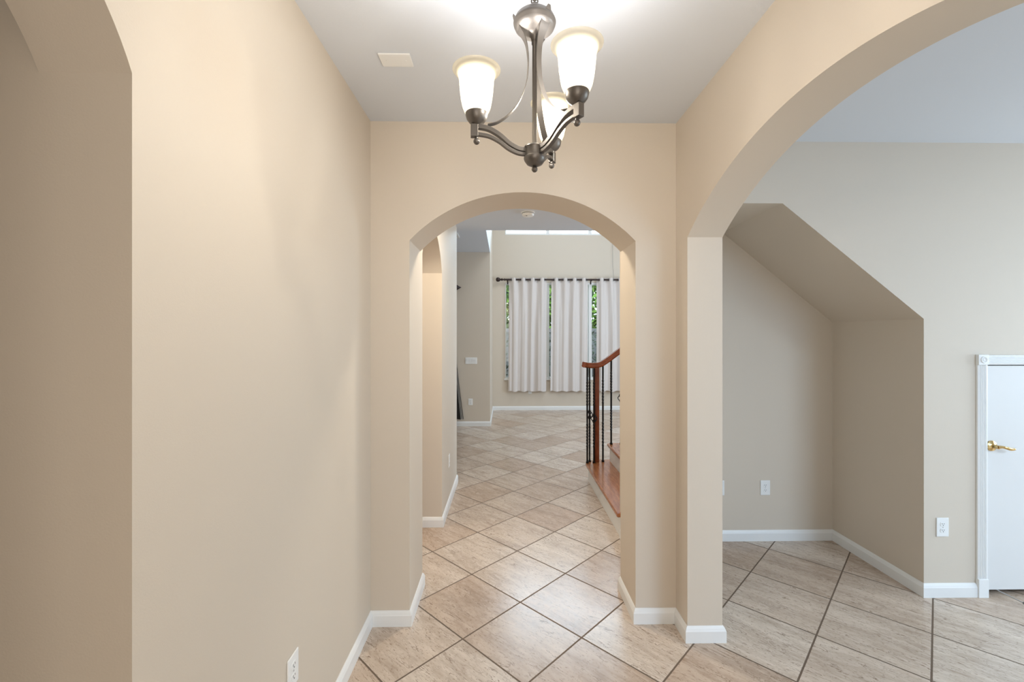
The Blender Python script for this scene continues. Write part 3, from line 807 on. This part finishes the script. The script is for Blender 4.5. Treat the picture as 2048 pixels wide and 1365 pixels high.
# newel post
NX = 1.035; NYp = YRAIL
nw = MB()
nw.box(NX - 0.026 - ox, NX + 0.026 - ox, NYp - 0.026 - oy, NYp + 0.026 - oy, RISE, rail_z(NX) + 0.008)
nw.build('newel_post', M['post'], st, bevel=0.006)
def baluster(x, y, z0, z1, basket):
    h = z1 - z0; r = 0.0086
    pts = []; vs = []; fs = []; n = 140
    for i in range(n + 1):
        t = i / n; z = z0 + h * t
        tw = 0.0
        for a0, a1 in ((0.16, 0.42), (0.60, 0.86)):
            tw += max(0.0, min(1.0, (t - a0) / (a1 - a0))) * 2 * PI * 2.0
        rr = r * 1.15
        for k_ in range(4):
            a = tw + PI / 4 + k_ * PI / 2
            vs.append((x - ox + rr * math.cos(a) * 1.2, y - oy + rr * math.sin(a) * 1.2, z))
    for i in range(n):
        for j in range(4): fs.append((i * 4 + j, i * 4 + (j + 1) % 4, (i + 1) * 4 + (j + 1) % 4, (i + 1) * 4 + j))
    fs.append((3, 2, 1, 0)); fs.append(tuple(n * 4 + j for j in range(4)))
    b = MB().add(vs, fs).build('baluster', M['iron'], st)
    MB().box(x - ox - 0.014, x - ox + 0.014, y - oy - 0.014, y - oy + 0.014, z0, z0 + 0.018).build('shoe', M['iron'], b, bevel=0.003)
    if basket:
        zc = z0 + h * basket; kb = MB()
        for q in range(4):
            ring = []
            for j in range(13):
                s = j / 12; a = q * PI / 2 + s * PI * 0.9; rr = 0.030 * math.sin(PI * s) + 0.003
                ring.append((x - ox + rr * math.cos(a), y - oy + rr * math.sin(a), zc - 0.052 + 0.104 * s))
            kb.tube(ring, 0.0045, 8, side=(0, 0, 1))
        for zq in (zc - 0.055, zc + 0.055): kb.ball((x - ox, y - oy, zq), 0.011, 10, 6)
        kb.build('basket', M['iron'], b, smooth=True)
for (x, y, bk) in [(0.918, YRAIL - 0.055, 0), (0.955, YRAIL + 0.0, 0.5), (0.995, YRAIL - 0.05, 0.47), (1.105, YRAIL - 0.005, 0)]:
    baluster(x, y, RISE, rail_z(x) + 0.004, bk)
for i, x in enumerate((1.20, 1.31, 1.42, 1.54, 1.66, 1.78, 1.91)):
    stp = int((x - X0 + 0.03) / RUN)
    baluster(x, YRAIL, RISE * (stp + 1), rail_z(x) + 0.006, 0.50 if i in (1, 4) else 0)

# ------------------------------------------------------------------ garden outside
struct(MB().box(-6, 10, 9.8, 22, -0.12, -0.02).build('ground_1', M['lawn']), 'garden ground outside the far windows', 'ground')
fn = thing('garden_fence', 'grey board fence behind the leaves seen through the curtain gaps', 'fence', (1.8, 13.2, 0))
MB().box(-5, 5, -0.03, 0.03, 0, 1.72).build('boards', M['fence'], fn); MB().box(-5, 5, -0.07, 0.05, 1.72, 1.84).build('rail_cap', M['fence'], fn)
def leaves(name, mat, x0, x1, y0, y1, z0, z1, n, size, label, seed):
    rnd = random.Random(seed); vs = []; fs = []
    for _ in range(n):
        c = Vector((rnd.uniform(x0, x1), rnd.uniform(y0, y1), rnd.uniform(z0, z1)))
        d = Vector((rnd.gauss(0, 1), rnd.gauss(0, 1), rnd.gauss(0, 1))).normalized(); s = d.orthogonal().normalized(); q = d.cross(s) * 0.15
        L_ = size * rnd.uniform(0.6, 1.3); o = len(vs)
        vs += [c - d * L_, c + s * L_ * 0.4 + q * L_, c + d * L_, c - s * L_ * 0.4 + q * L_]
        fs.append((o, o + 1, o + 2, o + 3))
    ob = MB(); ob.v = [tuple(v) for v in vs]; ob.f = fs
    return tag(ob.build(name, mat), label, 'hedge', kind='stuff')
leaves('hedge', M['leaf'], -3.5, 6.5, 13.6, 15.0, -0.05, 4.6, 22000, 0.14, 'bright green tree leaves above the fence seen through the curtain gaps', 1)
leaves('shrub', M['leaf_dark'], -3, 6, 11.8, 12.6, 0.0, 1.7, 3200, 0.07, 'dark shrub leaves low outside the far windows', 2)
